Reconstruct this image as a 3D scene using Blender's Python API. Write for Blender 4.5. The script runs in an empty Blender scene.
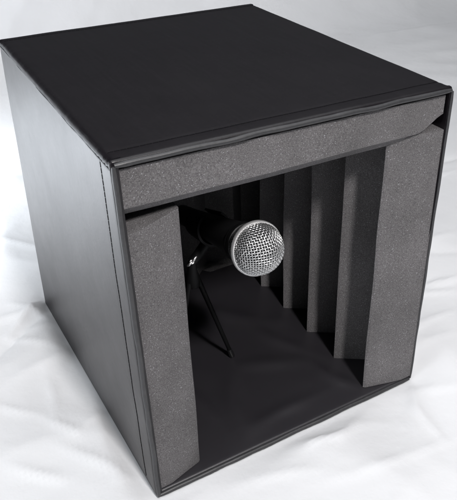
import bpy, bmesh, math, random
from mathutils import Vector, Matrix, Euler, noise
random.seed(4)
C = bpy.context.scene.collection
scn = bpy.context.scene
PI = math.pi

# ------------------------------------------------------------------ sizes
W, D, H = 0.34, 0.3782, 0.3717           # booth width, depth, height (m)
HX = W / 2
# the soft vinyl shell is a little out of square: true corner positions
CORN = {(0,0,0): (-.1666,-.0019,0), (1,0,0): (.1678,.0001,0), (0,1,0): (-.1742,.3823,0), (1,1,0): (.1700,.3785,0),
        (0,0,1): (-.1740,-.0010,H), (1,0,1): (.1712,.0010,H), (0,1,1): (-0.1696,0.3856,H), (1,1,1): (.1680,.3880,H+.0049)}

def warp(p):
    u, v, w = (p[0] + HX) / W, p[1] / D, p[2] / H
    r = Vector((0, 0, 0))
    for (a, b, c), q in CORN.items():
        k = (u if a else 1-u) * (v if b else 1-v) * (w if c else 1-w)
        r += Vector(q) * k
    return r

# ------------------------------------------------------------------ helpers
def obj(name, bm, mat, parent=None, smooth=35, wrp=False, label=None):
    if wrp:
        for v in bm.verts: v.co = warp(v.co)
    bmesh.ops.recalc_face_normals(bm, faces=bm.faces)
    me = bpy.data.meshes.new(name); bm.to_mesh(me); bm.free()
    if smooth:
        me.polygons.foreach_set('use_smooth', [True] * len(me.polygons))
        me.set_sharp_from_angle(angle=math.radians(smooth))
    o = bpy.data.objects.new(name, me); C.objects.link(o)
    me.materials.append(mat)
    if parent:
        o.parent = parent
        if parent.type == 'EMPTY': o.matrix_parent_inverse = Matrix.Translation(-Vector(parent.location))
    if label: o['label'] = label
    return o

def thing(name, label, cat, loc=(0,0,0), group=None):
    o = bpy.data.objects.new(name, None); C.objects.link(o)
    o.location = loc; o.empty_display_size = .02
    o['label'] = label; o['category'] = cat
    if group: o['group'] = group
    return o

def frame(d):
    d = d.normalized()
    a = Vector((0,0,1)) if abs(d.z) < .9 else Vector((1,0,0))
    x = d.cross(a).normalized(); return x, d.cross(x).normalized()

def tube(bm, pts, r, n=8, cap=True):
    pts = [Vector(p) for p in pts]; rings = []
    for i, p in enumerate(pts):
        d = pts[min(i+1, len(pts)-1)] - pts[max(i-1, 0)]
        if i == 0: x, y = frame(d)
        else:
            dn = d.normalized(); x = (x - dn * x.dot(dn)).normalized(); y = dn.cross(x)
        rr = r[i] if isinstance(r, (list, tuple)) else r
        rings.append([bm.verts.new(p + (x*math.cos(2*PI*k/n) + y*math.sin(2*PI*k/n)) * rr) for k in range(n)])
    for a, b in zip(rings, rings[1:]):
        for k in range(n): bm.faces.new((a[k], a[(k+1)%n], b[(k+1)%n], b[k]))
    if cap: bm.faces.new(rings[0][::-1]); bm.faces.new(rings[-1])

def lathe(bm, prof, o, axis, n=48, cap0=True, cap1=True):
    """prof: (distance along axis, radius) pairs."""
    axis = axis.normalized(); x, y = frame(axis); rings = []
    for t, r in prof:
        rings.append([bm.verts.new(o + axis*t + (x*math.cos(2*PI*k/n) + y*math.sin(2*PI*k/n)) * r) for k in range(n)])
    for a, b in zip(rings, rings[1:]):
        for k in range(n): bm.faces.new((a[k], a[(k+1)%n], b[(k+1)%n], b[k]))
    if cap0: bm.faces.new(rings[0][::-1])
    if cap1: bm.faces.new(rings[-1])

def coords(lo, hi, r, n):
    m = [lo + r + (hi - lo - 2*r) * i / n for i in range(n + 1)]
    return [lo, lo + r*.3, lo + r*.65] + m + [hi - r*.65, hi - r*.3, hi]

def slab(x, y, z, r, n=(1,1,1), f=None):
    """box with rounded edges and a fine grid on its faces; f moves each point"""
    X, Y, Z = coords(*x, r, n[0]), coords(*y, r, n[1]), coords(*z, r, n[2])
    bm = bmesh.new(); V = {}
    def vert(i, j, k):
        if (i, j, k) not in V:
            p = Vector((X[i], Y[j], Z[k]))
            q = Vector([min(max(c, lo + r), hi - r) for c, (lo, hi) in zip(p, (x, y, z))])
            d = p - q
            if d.length > 1e-9: p = q + d.normalized() * r
            if f: p = f(p)
            V[i, j, k] = bm.verts.new(p)
        return V[i, j, k]
    a, b, c = len(X)-1, len(Y)-1, len(Z)-1
    for k in (0, c):
        for i in range(a):
            for j in range(b): bm.faces.new((vert(i,j,k), vert(i+1,j,k), vert(i+1,j+1,k), vert(i,j+1,k)))
    for j in (0, b):
        for i in range(a):
            for k in range(c): bm.faces.new((vert(i,j,k), vert(i+1,j,k), vert(i+1,j,k+1), vert(i,j,k+1)))
    for i in (0, a):
        for j in range(b):
            for k in range(c): bm.faces.new((vert(i,j,k), vert(i,j+1,k), vert(i,j+1,k+1), vert(i,j,k+1)))
    return bm

# ------------------------------------------------------------------ materials
def mat(name, col, rough=.5, metal=0, spec=.5):
    m = bpy.data.materials.new(name); m.use_nodes = True
    b = m.node_tree.nodes['Principled BSDF']
    b.inputs['Base Color'].default_value = (*col, 1); b.inputs['Roughness'].default_value = rough
    b.inputs['Metallic'].default_value = metal; b.inputs['Specular IOR Level'].default_value = spec
    return m, m.node_tree.nodes, m.node_tree.links, b

def coordnode(N): return N.new('ShaderNodeTexCoord').outputs['Object']

def add_noise(N, L, vec, scale, detail=4, rough=.6):
    t = N.new('ShaderNodeTexNoise'); t.inputs['Scale'].default_value = scale
    t.inputs['Detail'].default_value = detail; t.inputs['Roughness'].default_value = rough
    L.new(vec, t.inputs['Vector']); return t.outputs['Fac']

def ramp(N, L, fac, stops):
    r = N.new('ShaderNodeValToRGB'); e = r.color_ramp.elements
    while len(e) < len(stops): e.new(.5)
    for el, (p, c) in zip(e, stops): el.position = p; el.color = (*c, 1) if len(c) == 3 else c
    L.new(fac, r.inputs['Fac']); return r.outputs['Color']

def bump(N, L, b, h, strength, dist, prev=None):
    n = N.new('ShaderNodeBump'); n.inputs['Strength'].default_value = strength; n.inputs['Distance'].default_value = dist
    L.new(h, n.inputs['Height'])
    if prev: L.new(prev, n.inputs['Normal'])
    L.new(n.outputs['Normal'], b.inputs['Normal']); return n.outputs['Normal']

def vinyl(name, col, rough, spec=.5, grain=.06, ribs=1.0):
    m, N, L, b = mat(name, col, rough, 0, spec)
    v = coordnode(N)
    vo = N.new('ShaderNodeTexVoronoi'); vo.feature = 'F1'; vo.inputs['Scale'].default_value = 900
    L.new(v, vo.inputs['Vector'])
    n1 = bump(N, L, b, vo.outputs['Distance'], grain, .0004)
    n2 = bump(N, L, b, add_noise(N, L, v, 30, 3), .06, .006, n1)
    # fine diagonal ribs of the backing cloth showing through, and drag marks
    mp = N.new('ShaderNodeMapping'); mp.inputs['Rotation'].default_value = (.6, .5, .7); mp.inputs['Scale'].default_value = (260, 18, 260)
    L.new(v, mp.inputs['Vector'])
    st = add_noise(N, L, mp.outputs['Vector'], 1, 3, .5)
    tint = N.new('ShaderNodeMix'); tint.data_type = 'RGBA'; L.new(st, tint.inputs['Factor'])
    tint.inputs['A'].default_value = (*[c*(1-.4*ribs) for c in col], 1); tint.inputs['B'].default_value = (*[c*(1+.5*ribs) for c in col], 1)
    L.new(tint.outputs['Result'], b.inputs['Base Color'])
    bump(N, L, b, st, .05*ribs, .0008, n2)
    sm = add_noise(N, L, v, 9, 5, .65)
    mr = N.new('ShaderNodeMapRange'); mr.inputs['To Min'].default_value = rough - .03; mr.inputs['To Max'].default_value = rough + .03
    mr.inputs['From Min'].default_value = .3; mr.inputs['From Max'].default_value = .7
    L.new(sm, mr.inputs['Value']); L.new(mr.outputs['Result'], b.inputs['Roughness'])
    return m
VINYL = vinyl('black_vinyl', (.0048, .0036, .0050), .36, .42, .10)
VINYL_TOP = VINYL
BIND = vinyl('black_vinyl_binding', (.026, .026, .028), .46, .6, .10)
LINING = vinyl('black_lining', (.021, .0195, .023), .42, .6, .10, 0)
THREAD = mat('black_thread', (.004, .004, .005), .9, 0, .1)[0]

def foam_mat():
    m, N, L, b = mat('charcoal_foam', (.08, .075, .075), .92, 0, .25)
    v = coordnode(N)
    # open cells: fine mottling plus painted glints, lighter specks on the odd cell wall
    n = add_noise(N, L, v, 900, 3, .7)
    base = ramp(N, L, n, [(.28, (.064, .062, .063)), (.72, (.204, .196, .199))])
    vo = N.new('ShaderNodeTexVoronoi'); vo.feature = 'F1'; vo.inputs['Scale'].default_value = 1080
    L.new(v, vo.inputs['Vector'])
    sep = N.new('ShaderNodeSeparateColor'); L.new(vo.outputs['Color'], sep.inputs['Color'])
    pick = N.new('ShaderNodeMath'); pick.operation = 'GREATER_THAN'; pick.inputs[1].default_value = .81
    L.new(sep.outputs['Red'], pick.inputs[0])
    near = N.new('ShaderNodeMath'); near.operation = 'LESS_THAN'; near.inputs[1].default_value = .36
    L.new(vo.outputs['Distance'], near.inputs[0])
    both = N.new('ShaderNodeMath'); both.operation = 'MULTIPLY'
    L.new(pick.outputs[0], both.inputs[0]); L.new(near.outputs[0], both.inputs[1])
    sz = N.new('ShaderNodeMath'); sz.operation = 'MULTIPLY'; sz.inputs[1].default_value = .55
    L.new(sep.outputs['Blue'], sz.inputs[0]); L.new(sz.outputs[0], near.inputs[1])
    amt = N.new('ShaderNodeMath'); amt.operation = 'MULTIPLY'
    L.new(both.outputs[0], amt.inputs[0]); L.new(sep.outputs['Green'], amt.inputs[1])
    mix = N.new('ShaderNodeMix'); mix.data_type = 'RGBA'
    L.new(amt.outputs[0], mix.inputs['Factor']); L.new(base, mix.inputs['A']); mix.inputs['B'].default_value = (.36, .36, .38, 1)
    # soft tone changes from handling and dust
    tone = ramp(N, L, add_noise(N, L, v, 14, 4, .6), [(.3, (.80, .80, .80)), (.7, (1.12, 1.11, 1.12))])
    mul = N.new('ShaderNodeMix'); mul.data_type = 'RGBA'; mul.blend_type = 'MULTIPLY'; mul.inputs['Factor'].default_value = 1
    L.new(mix.outputs['Result'], mul.inputs['A']); L.new(tone, mul.inputs['B'])
    L.new(mul.outputs['Result'], b.inputs['Base Color'])
    n1 = bump(N, L, b, n, .55, .0012)
    bump(N, L, b, add_noise(N, L, v, 45, 3), .15, .004, n1)
    return m
FOAM = foam_mat()

def sheet_mat():
    m, N, L, b = mat('white_cloth', (.715, .722, .738), .75, 0, .3)
    v = coordnode(N)
    w = N.new('ShaderNodeTexWave'); w.inputs['Scale'].default_value = 420; w.inputs['Distortion'].default_value = 1
    L.new(v, w.inputs['Vector'])
    n1 = bump(N, L, b, w.outputs['Fac'], .05, .0004)
    bump(N, L, b, add_noise(N, L, v, 22, 5, .55), .16, .012, n1)
    b.inputs['Sheen Weight'].default_value = .15
    return m
SHEET = sheet_mat()
CHROME = mat('brushed_steel', (.68, .68, .68), .38, 1)[0]
RIM = mat('polished_rim', (.93, .93, .93), .6, 1)[0]
MICBODY = vinyl('mic_paint', (.006, .006, .0065), .5, .3, .03)
PLASTIC = mat('black_plastic', (.005, .005, .0055), .55, 0, .15)[0]
RUBBER = mat('black_rubber', (.012, .012, .013), .22, 0, .8)[0]
POP = mat('grey_pop_foam', (.035, .035, .036), .95)[0]

# ------------------------------------------------------------------ the white sheet
def crease(x, y, x0, y0, ang, ln, wd, h):
    c, s = math.cos(ang), math.sin(ang)
    u, v = (x-x0)*c + (y-y0)*s, -(x-x0)*s + (y-y0)*c
    v += .012 * math.sin(u*18 + x0*40)
    e = max(0, 1 - abs(u)/ln)
    return h * e * e * (3-2*e) * math.exp(-abs(v)/wd*1.3)*(1 if v > 0 else math.exp(-abs(v)/wd))
CREASES = []
rc = random.Random(11)
for i in range(120):
    x0, y0 = rc.uniform(-.75, .9), rc.uniform(-.35, .95)
    CREASES.append((x0, y0, rc.gauss(.25, .5), rc.uniform(.06, .22), rc.uniform(.006, .02), rc.choice((1, 1, -1)) * rc.uniform(.003, .009)))
# folds seen beside the booth: to its right and off the left corner
SEEN = [(0.224, 0.042, -0.26, 0.07), (0.139, -0.02, -0.22, 0.1), (-0.014, -0.022, -0.24, 0.07), (0.065, -0.086, -0.29, 0.106), (0.126, -0.059, -1.58, 0.052),
        (0.236, 0.067, -0.11, 0.093), (0.316, 0.119, -0.16, 0.054), (0.421, 0.215, -0.05, 0.045), (-0.048, -0.056, -0.43, 0.063), (-0.218, 0.294, -0.98, 0.067),
        (-0.184, 0.181, -1.54, 0.117), (-0.222, 0.197, -1.9, 0.062), (-0.225, 0.134, -1.24, 0.038), (-0.254, 0.195, -0.96, 0.04), (-0.214, 0.068, -1.15, 0.061),
        (-0.203, 0.355, -1.11, 0.054), (0.604, 0.403, 0.0, 0.048), (-0.254, 0.091, -0.95, 0.044), (0.161, -0.015, -1.94, 0.07), (0.018, -0.023, 0.02, 0.055)]
for k, (x0, y0, an, ln) in enumerate(SEEN):
    CREASES.append((x0, y0, an, ln*1.2, rc.uniform(.005, .010), rc.uniform(.0028, .0055)))
def sheet():
    bm = bmesh.new()
    XS = [-1.6 + 1.1*i/50 for i in range(50)] + [-.5 + 1.2*i/240 for i in range(240)] + [.7 + 1.3*i/55 for i in range(56)]
    # path: flat on the table, a soft bend, then hanging up behind
    y_b, rad, up = 1.35, .25, .12
    S = []
    s_end = (y_b + 1.0) + rad*PI/2 + up
    SS = [.6*i/25 for i in range(25)] + [.6 + 1.1*i/210 for i in range(210)] + [1.7 + (s_end-1.7)*i/90 for i in range(91)]
    V = []
    for s in SS:
        row = []
        for x in XS:
            if s < y_b + 1.0: p, nr = Vector((x, -1.0 + s, 0)), Vector((0,0,1))
            elif s < y_b + 1.0 + rad*PI/2:
                a = (s - y_b - 1.0) / rad
                p = Vector((x, y_b + rad*math.sin(a), rad - rad*math.cos(a))); nr = Vector((0, -math.sin(a), math.cos(a)))
            else:
                p = Vector((x, y_b + rad, rad + s - (y_b + 1.0 + rad*PI/2))); nr = Vector((0,-1,0))
            yy = s - 1.0
            d = .006 * (noise.noise((x*3.1, yy*4.0, 1.7)) + .5) + .0025 * noise.noise((x*9, yy*12, 5.1))
            d += .015 * (.35 - abs(noise.noise((x*4.2+1.5*yy, yy*5.5-x, 9.1)))) + .0035*(.3 - abs(noise.noise((x*11-3*yy, yy*13+2*x, 4.4))))
            for c in CREASES:
                if abs(x-c[0]) < c[3]+.05 and abs(yy-c[1]) < c[3]+.05: d += crease(x, yy, *c)
            if yy > y_b - .05: d += .02 * noise.noise((x*2.2, yy*.9, 3.3)) + .008*noise.noise((x*6, yy*1.5, 8.3))
            # pressed flat under the booth
            dx = max(abs(x) - .165, 0); dy = max(-.005 - yy, yy - .385, 0)
            k = min(1, math.hypot(dx, dy) / .03); k = k*k*(3-2*k)
            d = -.0003 + (d * k if d > 0 else d*.6*k)
            row.append(bm.verts.new(p + nr * d))
        V.append(row)
    for a, b in zip(V, V[1:]):
        for i in range(len(XS)-1): bm.faces.new((a[i], a[i+1], b[i+1], b[i]))
    o = obj('ground', bm, SHEET, smooth=180)
    o['kind'] = 'structure'
    o['label'] = 'white wrinkled bedsheet spread on the table and hung behind the booth'
    return o
sheet()

# ------------------------------------------------------------------ vocal booth
booth = thing('vocal_booth', 'black vinyl cube vocal booth lined with charcoal wedge foam standing on white sheet', 'vocal booth')
TT = .0085
R_E = .0062
def cover():
    """the sewn vinyl skin: rounded outer faces, folded over the front edge and back along the inside; returned as panels cut at the seams"""
    X = coords(-HX, HX, R_E, 40); Y = coords(0, D, R_E, 110); Z = coords(0, H, R_E, 70)
    lim = ((-HX, HX), (0, D), (0, H)); r = R_E
    def pos(i, j, k):
        p = Vector((X[i], Y[j], Z[k]))
        q = Vector([min(max(c, lo + r), hi - r) for c, (lo, hi) in zip(p, lim)])
        d = p - q; dn = d.normalized() if d.length > 1e-9 else Vector((0,0,0))
        p = q + dn * r
        if Y[j] < r or Y[j] > D - r:                 # the sewn front and back edges are tighter than the padded side folds
            n_ = sum((abs(c)/r)**5 for c in d)**.2 * r
            if n_ > 1e-9: p = q + d * (r / n_)
        u, v, w = (X[i]+HX)/W, Y[j]/D, Z[k]/H
        # swell of the padded faces
        if i == 0: p.x -= .0018 * (16*v*(1-v)*w*(1-w))**.6
        if i == len(X)-1: p.x += .0022 * (16*v*(1-v)*w*(1-w))**.6
        if k == len(Z)-1: p.z += .0010 * (16*v*(1-v)*u*(1-u))**.6
        # ripples in the skin, stronger on the sewn folds and towards the corners
        fold = sum(abs(c) > .2 for c in dn) >= 2
        a = .0004 * noise.noise((p.x*20, p.y*20, p.z*20))
        cy = math.exp(-(Y[j]/.03)**2); cz = math.exp(-((H-Z[k])/.03)**2)
        if i < 6 or k > len(Z)-8:
            ed = math.exp(-((X[i]+HX)/.008)**2) * math.exp(-((H-Z[k])/.008)**2)
            a += ed * (.00035*noise.noise((p.y*160, 2, 2)) + .0004*noise.noise((p.y*55, 8, 2)) + .0007*cy*math.sin(p.y*900 + 2*noise.noise((p.y*60,1,1))))
            ed = math.exp(-(Y[j]/.007)**2) * math.exp(-((X[i]+HX)/.008)**2)
            a += ed * (.0003*noise.noise((p.z*140, 4, 2)) + .0004*noise.noise((p.z*50, 4, 9)))
        # shallow groove where each seam runs
        g = 0
        if i == 0: g += math.exp(-((Y[j]-.0245)/.0018)**2)
        if k == len(Z)-1: g += math.exp(-((Y[j]-.017)/.0016)**2)
        a -= .0005*g
        return p + dn * a
    Y[9:9] = []
    parts = {n: (bmesh.new(), {}) for n in ('top_panel', 'left', 'right', 'back_panel')}
    a, b, c = len(X)-1, len(Y)-1, len(Z)-1
    def put(name, keys, f):
        bm, V = parts[name]
        vs = []
        for key in keys:
            if key not in V: V[key] = bm.verts.new(f(key))
            vs.append(V[key])
        bm.faces.new(vs)
    fo = lambda key: pos(*key)
    def which(i0, i1, j0, j1, k0, k1):
        if min(Z[k0], Z[k1]) >= H - R_E - 1e-6: return 'top_panel'
        if max(X[i0], X[i1]) <= -HX + R_E + 1e-6: return 'left'
        if min(X[i0], X[i1]) >= HX - R_E - 1e-6: return 'right'
        return 'back_panel'
    for i in range(a):
        for j in range(b): put('top_panel', [(i,j,c),(i+1,j,c),(i+1,j+1,c),(i,j+1,c)], fo)
        for k in range(c): put(which(i,i+1,b,b,k,k+1), [(i,b,k),(i+1,b,k),(i+1,b,k+1),(i,b,k+1)], fo)
    for i in (0, a):
        for j in range(b):
            for k in range(3, c): put(which(i,i,j,j+1,k,k+1), [(i,j,k),(i,j+1,k),(i,j+1,k+1),(i,j,k+1)], fo)
    # front rim: the rounded ring only
    ix0, ix1, kz = 3, a-2, c-3
    for i in range(a):
        for k in range(3, c):
            if i < ix0 or i >= ix1 or k >= kz:
                put(which(i,i+1,0,0,k,k+1), [(i,0,k),(i+1,0,k),(i+1,0,k+1),(i,0,k+1)], fo)
    # skin turned inwards behind the rim
    for nm, x in (('left', -HX+R_E), ('right', HX-.67*R_E)):
        f = lambda key, x=x: Vector((x, key[1], key[2]))
        for y0, y1 in ((0, .03), (.03, D-.008)):
            put(nm, [('n',y0,.006),('n',y1,.006),('n',y1,H-R_E),('n',y0,H-R_E)], f)
    f = lambda key: Vector((key[1], key[2], H-R_E))
    put('top_panel', [('n',-HX+R_E,0),('n',HX-R_E,0),('n',HX-R_E,D-.008),('n',-HX+R_E,D-.008)], f)
    put('back_panel', [('n',-HX+R_E,.006),('n',HX-R_E,.006),('n',HX-R_E,H-R_E),('n',-HX+R_E,H-R_E)], lambda key: Vector((key[1], D-.008, key[2])))
    out = {}
    for n, (bm, V) in parts.items():
        for v in bm.verts: v.co = warp(v.co)
        from mathutils.bvhtree import BVHTree
        tree = BVHTree.FromBMesh(bm)
        out[n] = (obj('side_panel' if n in ('left', 'right') else n, bm, VINYL, booth, 60), tree)
    return out
PAN = cover()
top, top_tree = PAN['top_panel']; left_side, left_tree = PAN['left']
T = R_E
FOLDS = [(.06, .14, 1.9, .10, .010, .0022), (.02, .22, 2.3, .12, .014, .0025), (-.04, .07, 1.2, .07, .010, .0018), (.085, .05, 2.0, .06, .009, .0022),
         (-.08, .10, 1.7, .08, .008, .0015), (.0, .03, .2, .09, .010, .0013), (.03, .10, 2.7, .08, .012, .0018)]
def floorf(p):
    q = Vector(p)
    if p.z > .004:
        k = max(0, min(1, p.y/.03)) * max(0, 1-abs(p.x)/.17)**.3
        h = .0012 + .0018*noise.noise((p.x*9+p.y*7, p.y*5-p.x*3, 2.2)) + .0008*noise.noise((p.x*26+p.y*20, p.y*9, 7.2))
        for x0, y0, an, ln, wd, hh in FOLDS:
            c, s_ = math.cos(an), math.sin(an)
            u, v = (p.x-x0)*c + (p.y-y0)*s_, -(p.x-x0)*s_ + (p.y-y0)*c
            v += 2.5*u*u + .004*math.sin(u*40+x0*60); e_ = max(0, 1-abs(u)/ln)
            h += 1.8*hh * e_*e_*(3-2*e_) * math.exp(-(v/wd)**2)
        q.z += k * h
    return q
obj('floor_panel', slab((-HX, HX), (0, D), (0, .0065), .0028, (110, 120, 1), floorf), LINING, booth, 60, True)

# sewn edge binding: rounded cord along the open edges and the top corner seams
def cord(name, a, b, r, parent, amp=.0006, seed=0, n=40, m=BIND, both=True):
    bm = bmesh.new(); a, b = Vector(a), Vector(b)
    pts = []
    for i in range(n+1):
        t = i/n; p = a.lerp(b, t)
        p += Vector((noise.noise((t*9+seed, 1, 1)), noise.noise((t*9+seed, 5, 2)), noise.noise((t*9+seed, 9, 3)))) * amp * min(1, 8*t, 8*(1-t))
        pts.append(p)
    rr = [r * (1 + .12*noise.noise((i*.5+seed, 3, 3))) * (.75 if i in (0, n) else 1) for i in range(n+1)]
    tube(bm, pts, rr, 10)
    return obj(name, bm, m, parent, 60, True)
e = .0030
cord('edge_binding', (-HX+e, -.0004, H-.0035), (HX-e, -.0004, H-.0035), .0024, booth, .0014, 1)
cord('edge_binding', (-HX+.0020, -.0014, .003), (-HX+.0020, -.0014, H-.004), .0022, booth, .0009, 2)
cord('edge_binding', (HX-.0009, -.0002, .003), (HX-.0009, -.0002, H-.005), .0016, booth, .0008, 3)
cord('edge_binding', (-HX+e, -.0003, .0027), (HX-e, -.0003, .0027), .0026, booth, .0008, 4)

cord('edge_binding', (-HX+.0008, .003, H-.0072), (-HX+.0008, D-.004, H-.0072), .0015, booth, .0007, 5, 70)

# stitch lines
def stitches(a, b, tree, parent, pitch=.0052):
    """a row of thread stitches lying on the vinyl"""
    a, b = warp(a), warp(b)
    bm = bmesh.new(); n = int((b-a).length/pitch)
    for i in range(n):
        pts = []
        for t in (.06, .35, .65, .94):
            q = a.lerp(b, (i+t)/n); w_ = .00035*noise.noise((q.x*60, q.y*60, q.z*60))
            h = tree.find_nearest(q)
            pts.append(h[0] + Vector((0, w_, 0)))
        tube(bm, pts, .00046, 5)
    return obj('stitching', bm, THREAD, parent, 60)
stitches((-HX, .0245, .008), (-HX, .0245, H-.004), left_tree, left_side)
stitches((-HX+.004, .017, H), (HX-.005, .017, H), top_tree, top)
stitches((-HX+.004, D-.012, H), (HX-.005, D-.012, H), top_tree, top)
stitches((-HX+.0002, .0045, H-.004), (-HX+.010, .0045, H), top_tree, top, .003)

# wedge foam -----------------------------------------------------------
PITCH = .06
def wedge_profile(y0, y1, peak, base, flat, first):
    """(depth from wall, y) along the panel, from the front end to the back end"""
    pr = [(flat, y0)]
    y = first
    while y < y1 - .012:
        pr += [(peak-.0022, y-.0022), (peak-.0003, y-.0002), (peak-.0026, y+.0019)]
        v = y + PITCH/2
        if v > y1: break
        pr += [(base, v)]
        y += PITCH
    if pr[-1][1] < y1: pr.append((base+.004, y1))
    return pr
def foam(name, prof, place, ext, parent, end=None, n=46, seed=0):
    """prof (depth, y) extruded along ext; place(depth, y, t) -> point"""
    bm = bmesh.new()
    # closed section: wall line then the toothed face, refined so that it can wobble
    sec = [(0, prof[-1][1]), (0, prof[0][1])]
    fine = []
    pts = [(0, prof[0][1])] + prof + [(0, prof[-1][1])]
    for (d0, y0), (d1, y1) in zip(pts, pts[1:]):
        L = math.hypot(d1-d0, y1-y0); k = max(1, int(L/.008))
        for i in range(k): fine.append((d0+(d1-d0)*i/k, y0+(y1-y0)*i/k))
    fine.append(pts[-1])
    rows = []
    for j in range(n+1):
        t = ext[0] + (ext[1]-ext[0])*j/n; row = []
        for d, y in fine:
            dd, yy = d, y
            if d > .002:
                dd += .0013*noise.noise((y*25+seed, t*14, d*10)); yy += .0012*noise.noise((y*20+seed, t*16, 7+d*10))
            if end: dd = end(dd, t)
            row.append(bm.verts.new(place(dd, yy, t)))
        rows.append(row)
    m = len(fine)
    for a, b in zip(rows, rows[1:]):
        for i in range(m-1): bm.faces.new((a[i], a[i+1], b[i+1], b[i]))
        bm.faces.new((a[m-1], a[0], b[0], b[m-1]))
    for r in (rows[0], rows[-1]): bm.faces.new(r)
    bmesh.ops.triangulate(bm, faces=[f for f in bm.faces if len(f.verts) > 4])
    return obj(name, bm, FOAM, parent, 32, True)
ZT = .3165
pl = wedge_profile(.0025, D-.064, .0515, .018, .013, .0150)
foam('foam_panel', pl, lambda d, y, t: Vector((-HX+T+d, y + .0045*t/H, t - (.0065*max(0, 1-d/.05)*max(0, 1-y/.03)*(t/.3095)**12))), (.0075, .3095), booth, seed=1)
pr_ = wedge_profile(.0025, D-.064, .0630, .018, .014, .0165)
foam('foam_panel', pr_, lambda d, y, t: Vector((HX-.0024-d, y - .0035 + .002*t/H, t)), (.0075, .3275), booth, seed=2)
def top_end(d, t):
    lim = .0475
    if t > .116: lim = max(.019, .0475 - (t-.116)/(.162-.116)*.029)
    return min(d, lim)
pt = wedge_profile(.0025, D-T-.001, .0460, .014, .0345, .0150)
foam('foam_panel', pt, lambda d, y, t: Vector((t, y, H-TT-d)), (-HX+T+.0002, HX-T-.0002), booth, top_end, seed=3)
pb = wedge_profile(-.161, .161, .05, .018, .02, -.14)
foam('foam_panel', pb, lambda d, y, t: Vector((y, D-T-d-.0005, t)), (.0075, ZT-.001), booth, seed=4)

# ------------------------------------------------------------------ camera
F_PX = 688.3568; PPX, PPY = 273.4176, 222.5606
cam = bpy.data.cameras.new('camera'); co = bpy.data.objects.new('camera', cam); C.objects.link(co)
co.location = (-.311289, -.455133, .585905)
co.rotation_euler = Euler((1.04977046, -.00964745, -.54534282), 'XYZ')
cam.sensor_fit = 'HORIZONTAL'; cam.sensor_width = 36
cam.lens = F_PX / 457 * 36
cam.shift_x = (228.5 - PPX) / 457; cam.shift_y = (PPY - 250) / 457
cam.clip_start = .01; cam.clip_end = 50
scn.camera = co
RC = co.rotation_euler.to_matrix(); CP = Vector(co.location)
def at(u, v, depth):
    """point in the room seen at a photo pixel, at a distance in front of the camera (layout measurement)"""
    return CP + RC @ (Vector(((u-PPX)/F_PX, -(v-PPY)/F_PX, -1)) * depth)

# ------------------------------------------------------------------ microphone
BALL = at(257.2, 248.5, .665)
R_B = 27.6 / F_PX * .665
TAIL = at(186, 216, .665 + .150)
AX = (BALL - TAIL).normalized()           # towards the mouth end
mic = thing('microphone', 'black handheld microphone with round silver mesh head pointing out of the booth', 'microphone', BALL)
bx_, by_ = frame(AX)
def P(ax, r, th): return BALL + AX*ax + (bx_*math.cos(th) + by_*math.sin(th))*r
# woven wire head
bm = bmesh.new()
NW = 30; wr = .00050
def cap(u, v, lift):
    r = math.hypot(u, v); a = r * PI/2 * 1.0
    d = Vector((0,0,0)) if r < 1e-9 else (bx_*u + by_*v)/r
    return BALL + (AX*math.cos(a)*1.02 + d*math.sin(a)) * (R_B*.955 + lift)
for fam in (0, 1):
    for i in range(NW):
        c = -1 + 2*(i+.5)/NW; ext = math.sqrt(max(0, 1-c*c)); n = max(4, int(2*NW*ext))
        pts = []
        for k in range(n+1):
            t = -ext + 2*ext*k/n
            ph = (t+1)/2*NW
            lift = .00042 * math.cos(PI*(ph-.5)) * (1 if (i+fam) % 2 else -1)
            pts.append(cap(c, t, lift) if fam == 0 else cap(t, c, lift))
        tube(bm, pts, wr, 6)
# rear, tapering half of the head
prof = [(0, R_B*.955), (-.008, R_B*.93), (-.016, R_B*.82), (-.022, R_B*.70)]
for k in range(60):
    th = 2*PI*k/60
    for s in (-1, 1): tube(bm, [P(a, r, th + s*j*.10) for j, (a, r) in enumerate(prof)], wr*.85, 4, False)
grille = obj('grille', bm, CHROME, mic, 60)
bm = bmesh.new()
lathe(bm, [(-.0030, R_B*.965), (-.0030, R_B*1.01), (-.0020, R_B*1.04), (.0006, R_B*1.04), (.0018, R_B*1.01), (.0018, R_B*.965)], BALL, AX, 72, False, False)
bm.faces.ensure_lookup_table()
obj('rim', bm, RIM, grille, 50)
bm = bmesh.new()
lathe(bm, [(-.021, R_B*.62), (-.012, R_B*.80), (0, R_B*.90)] + [(R_B*.90*math.sin(a*PI/24), R_B*.90*math.cos(a*PI/24)+1e-5) for a in range(1, 13)], BALL, AX, 40)
obj('windscreen', bm, POP, grille, 60)
bm = bmesh.new()
lathe(bm, [(-.0185, R_B*.70), (-.0205, R_B*.80), (-.026, R_B*.80), (-.029, R_B*.745), (-.034, R_B*.735), (-.06, R_B*.66), (-.11, R_B*.54), (-.155, R_B*.46), (-.188, R_B*.43), (-.190, R_B*.38)], BALL, AX, 48)
obj('handle', bm, MICBODY, mic, 40)
bm = bmesh.new()
lathe(bm, [(-.0265, R_B*.806), (-.0272, R_B*.815), (-.0284, R_B*.815), (-.0290, R_B*.79)], BALL, AX, 48, False, False)
obj('collar_ring', bm, PLASTIC, mic, 40)

# ------------------------------------------------------------------ desktop tripod stand
FOOT = Vector((-.0052, .1392, .0105))
CLIPC = BALL - AX*.118                     # where the clip holds the handle
r_h = R_B*.535
HUB = at(192, 262, (RC.transposed() @ (CLIPC - CP)).z * -1 + .004)
stand = thing('tripod_stand', 'small black tripod stand with thin legs holding the microphone', 'stand', (HUB.x, HUB.y, .0065))
bm = bmesh.new()
side = AX.cross(Vector((0,0,1))).normalized(); upv = side.cross(AX).normalized()
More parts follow.
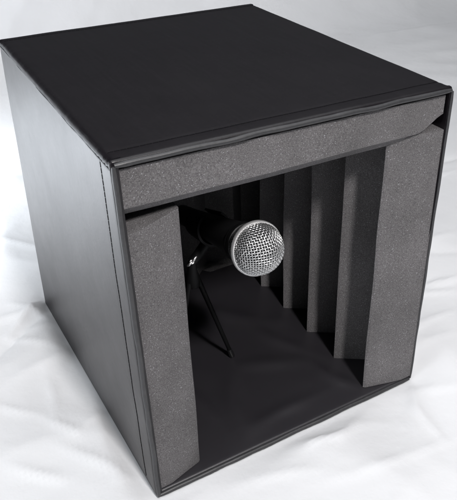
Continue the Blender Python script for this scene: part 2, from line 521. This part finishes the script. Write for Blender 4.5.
# clip: an open C-shaped tube round the handle
n = 30; rings = []
for t in (-.020, .020):
    rr = R_B*(.54 + .0011*0)
    ring = []
    for k in range(n+1):
        th = math.radians(-235 + 290*k/n)
        ra = R_B*(.545 + (.075 if t > 0 else -.03)*1.0)
        for rad in (ra + .0012, ra + .0036): ring.append(bm.verts.new(CLIPC + AX*t + (side*math.cos(th) + upv*math.sin(th))*rad))
    rings.append(ring)
a, b = rings
for k in range(n):
    i = 2*k
    bm.faces.new((a[i], a[i+2], b[i+2], b[i])); bm.faces.new((a[i+1], b[i+1], b[i+3], a[i+3]))
    bm.faces.new((a[i], a[i+1], a[i+3], a[i+2])); bm.faces.new((b[i], b[i+2], b[i+3], b[i+1]))
bm.faces.new((a[0], b[0], b[1], a[1])); bm.faces.new((a[-2], a[-1], b[-1], b[-2]))
# lug under the clip
tube(bm, [CLIPC - upv*(r_h+.002), (CLIPC - upv*(r_h+.004)).lerp(HUB, .6), HUB], [.006, .006, .0055], 12)
clip = obj('clip', bm, PLASTIC, stand, 40)
# wing nut on the pivot
bm = bmesh.new()
vd = (CP - HUB).normalized(); rgt = RC @ Vector((1,0,0)); up_ = RC @ Vector((0,1,0))
pc = HUB + vd*.0075
def W2(x, y, z=0): return pc + rgt*x + up_*y + vd*z
lathe(bm, [(-.006, .0030), (0, .0030), (.0012, .0024)], pc, vd, 16)
tube(bm, [W2(-.0052,-.0042,.001), W2(-.0034,-.0036,.002), W2(-.0014,-.0012,.002), W2(0,0,.0016)], [.0011,.0016,.0016,.0012], 8)
tube(bm, [W2(0,0,.0016), W2(.0016,.0014,.002), W2(.0034,.0044,.002), W2(.0050,.0060,.001)], [.0012,.0016,.0015,.0010], 8)
obj('wing_nut', bm, CHROME, stand, 60)
# hub and pole
HB = Vector((HUB.x, HUB.y, HUB.z - .022))
bm = bmesh.new()
tube(bm, [HUB, HUB.lerp(HB, .5), HB, HB - Vector((0,0,.010))], [.0050, .0055, .0085, .0075], 16)
obj('hub', bm, PLASTIC, stand, 40)
d0 = Vector((FOOT.x-HB.x, FOOT.y-HB.y, 0)); L0 = d0.length; a0 = math.atan2(d0.y, d0.x)
for k, da in enumerate((0, 150, 205)):
    a = a0 + math.radians(da); dr = Vector((math.cos(a), math.sin(a), 0))
    ln = L0 if k == 0 else min(L0, .06)
    f = Vector((HB.x, HB.y, .0105)) + dr*ln
    s = HB + dr*.006 - Vector((0,0,.003))
    bm = bmesh.new(); tube(bm, [s, s.lerp(f, .5), s.lerp(f, .97)], [.0032, .0028, .0025], 10)
    leg = obj('leg', bm, PLASTIC, stand, 60)
    bm = bmesh.new(); dn = (f-s).normalized()
    lathe(bm, [(-.012, .0029), (-.005, .0036)] + [(.0036*math.sin(q*PI/12), .0036*math.cos(q*PI/12)+1e-5) for q in range(0, 7)], f, dn, 20)
    obj('foot_tip', bm, RUBBER, leg, 50)

# ------------------------------------------------------------------ light
w = bpy.data.worlds.new('World'); scn.world = w; w.use_nodes = True
bg = w.node_tree.nodes['Background']; bg.inputs['Color'].default_value = (.86, .93, 1.0, 1); bg.inputs['Strength'].default_value = .08
def area(name, loc, target, size, power, col):
    l = bpy.data.lights.new(name, 'AREA'); l.shape = 'RECTANGLE'; l.size, l.size_y = size
    l.energy = power; l.color = col
    o = bpy.data.objects.new(name, l); C.objects.link(o); o.location = loc
    o.rotation_euler = (Vector(target) - Vector(loc)).to_track_quat('-Z', 'Y').to_euler()
area('overhead_fill', (.25, .28, 2.1), (.1, .3, 0), (2.4, 1.8), 29, (.97, .98, 1))  # added overhead fill that brightens the sheet, in place of ceiling bounce
area('window_light', (-1.7, -.15, .75), (-.17, .15, .25), (.7, .8), 15, (.92, .96, 1))
area('key_light', (-.09, -1.15, 1.55), (0, .1, .15), (.14, .2), 31, (1, .97, .96))
# daylight from a window falling on the sheet to the left of the booth
l = bpy.data.lights.new('window_sun', 'SPOT'); l.energy = 1600; l.color = (.90, .95, 1); l.spot_size = math.radians(46); l.spot_blend = 1.0; l.shadow_soft_size = .12
o = bpy.data.objects.new('window_sun', l); C.objects.link(o); o.location = (-1.95, .7, 1.3)
o.rotation_euler = (Vector((-1.03, .85, 0)) - o.location).to_track_quat('-Z', 'Y').to_euler()

scn.render.engine = 'CYCLES'
scn.view_settings.view_transform = 'Standard'; scn.view_settings.look = 'None'
scn.view_settings.exposure = 0; scn.view_settings.gamma = 1
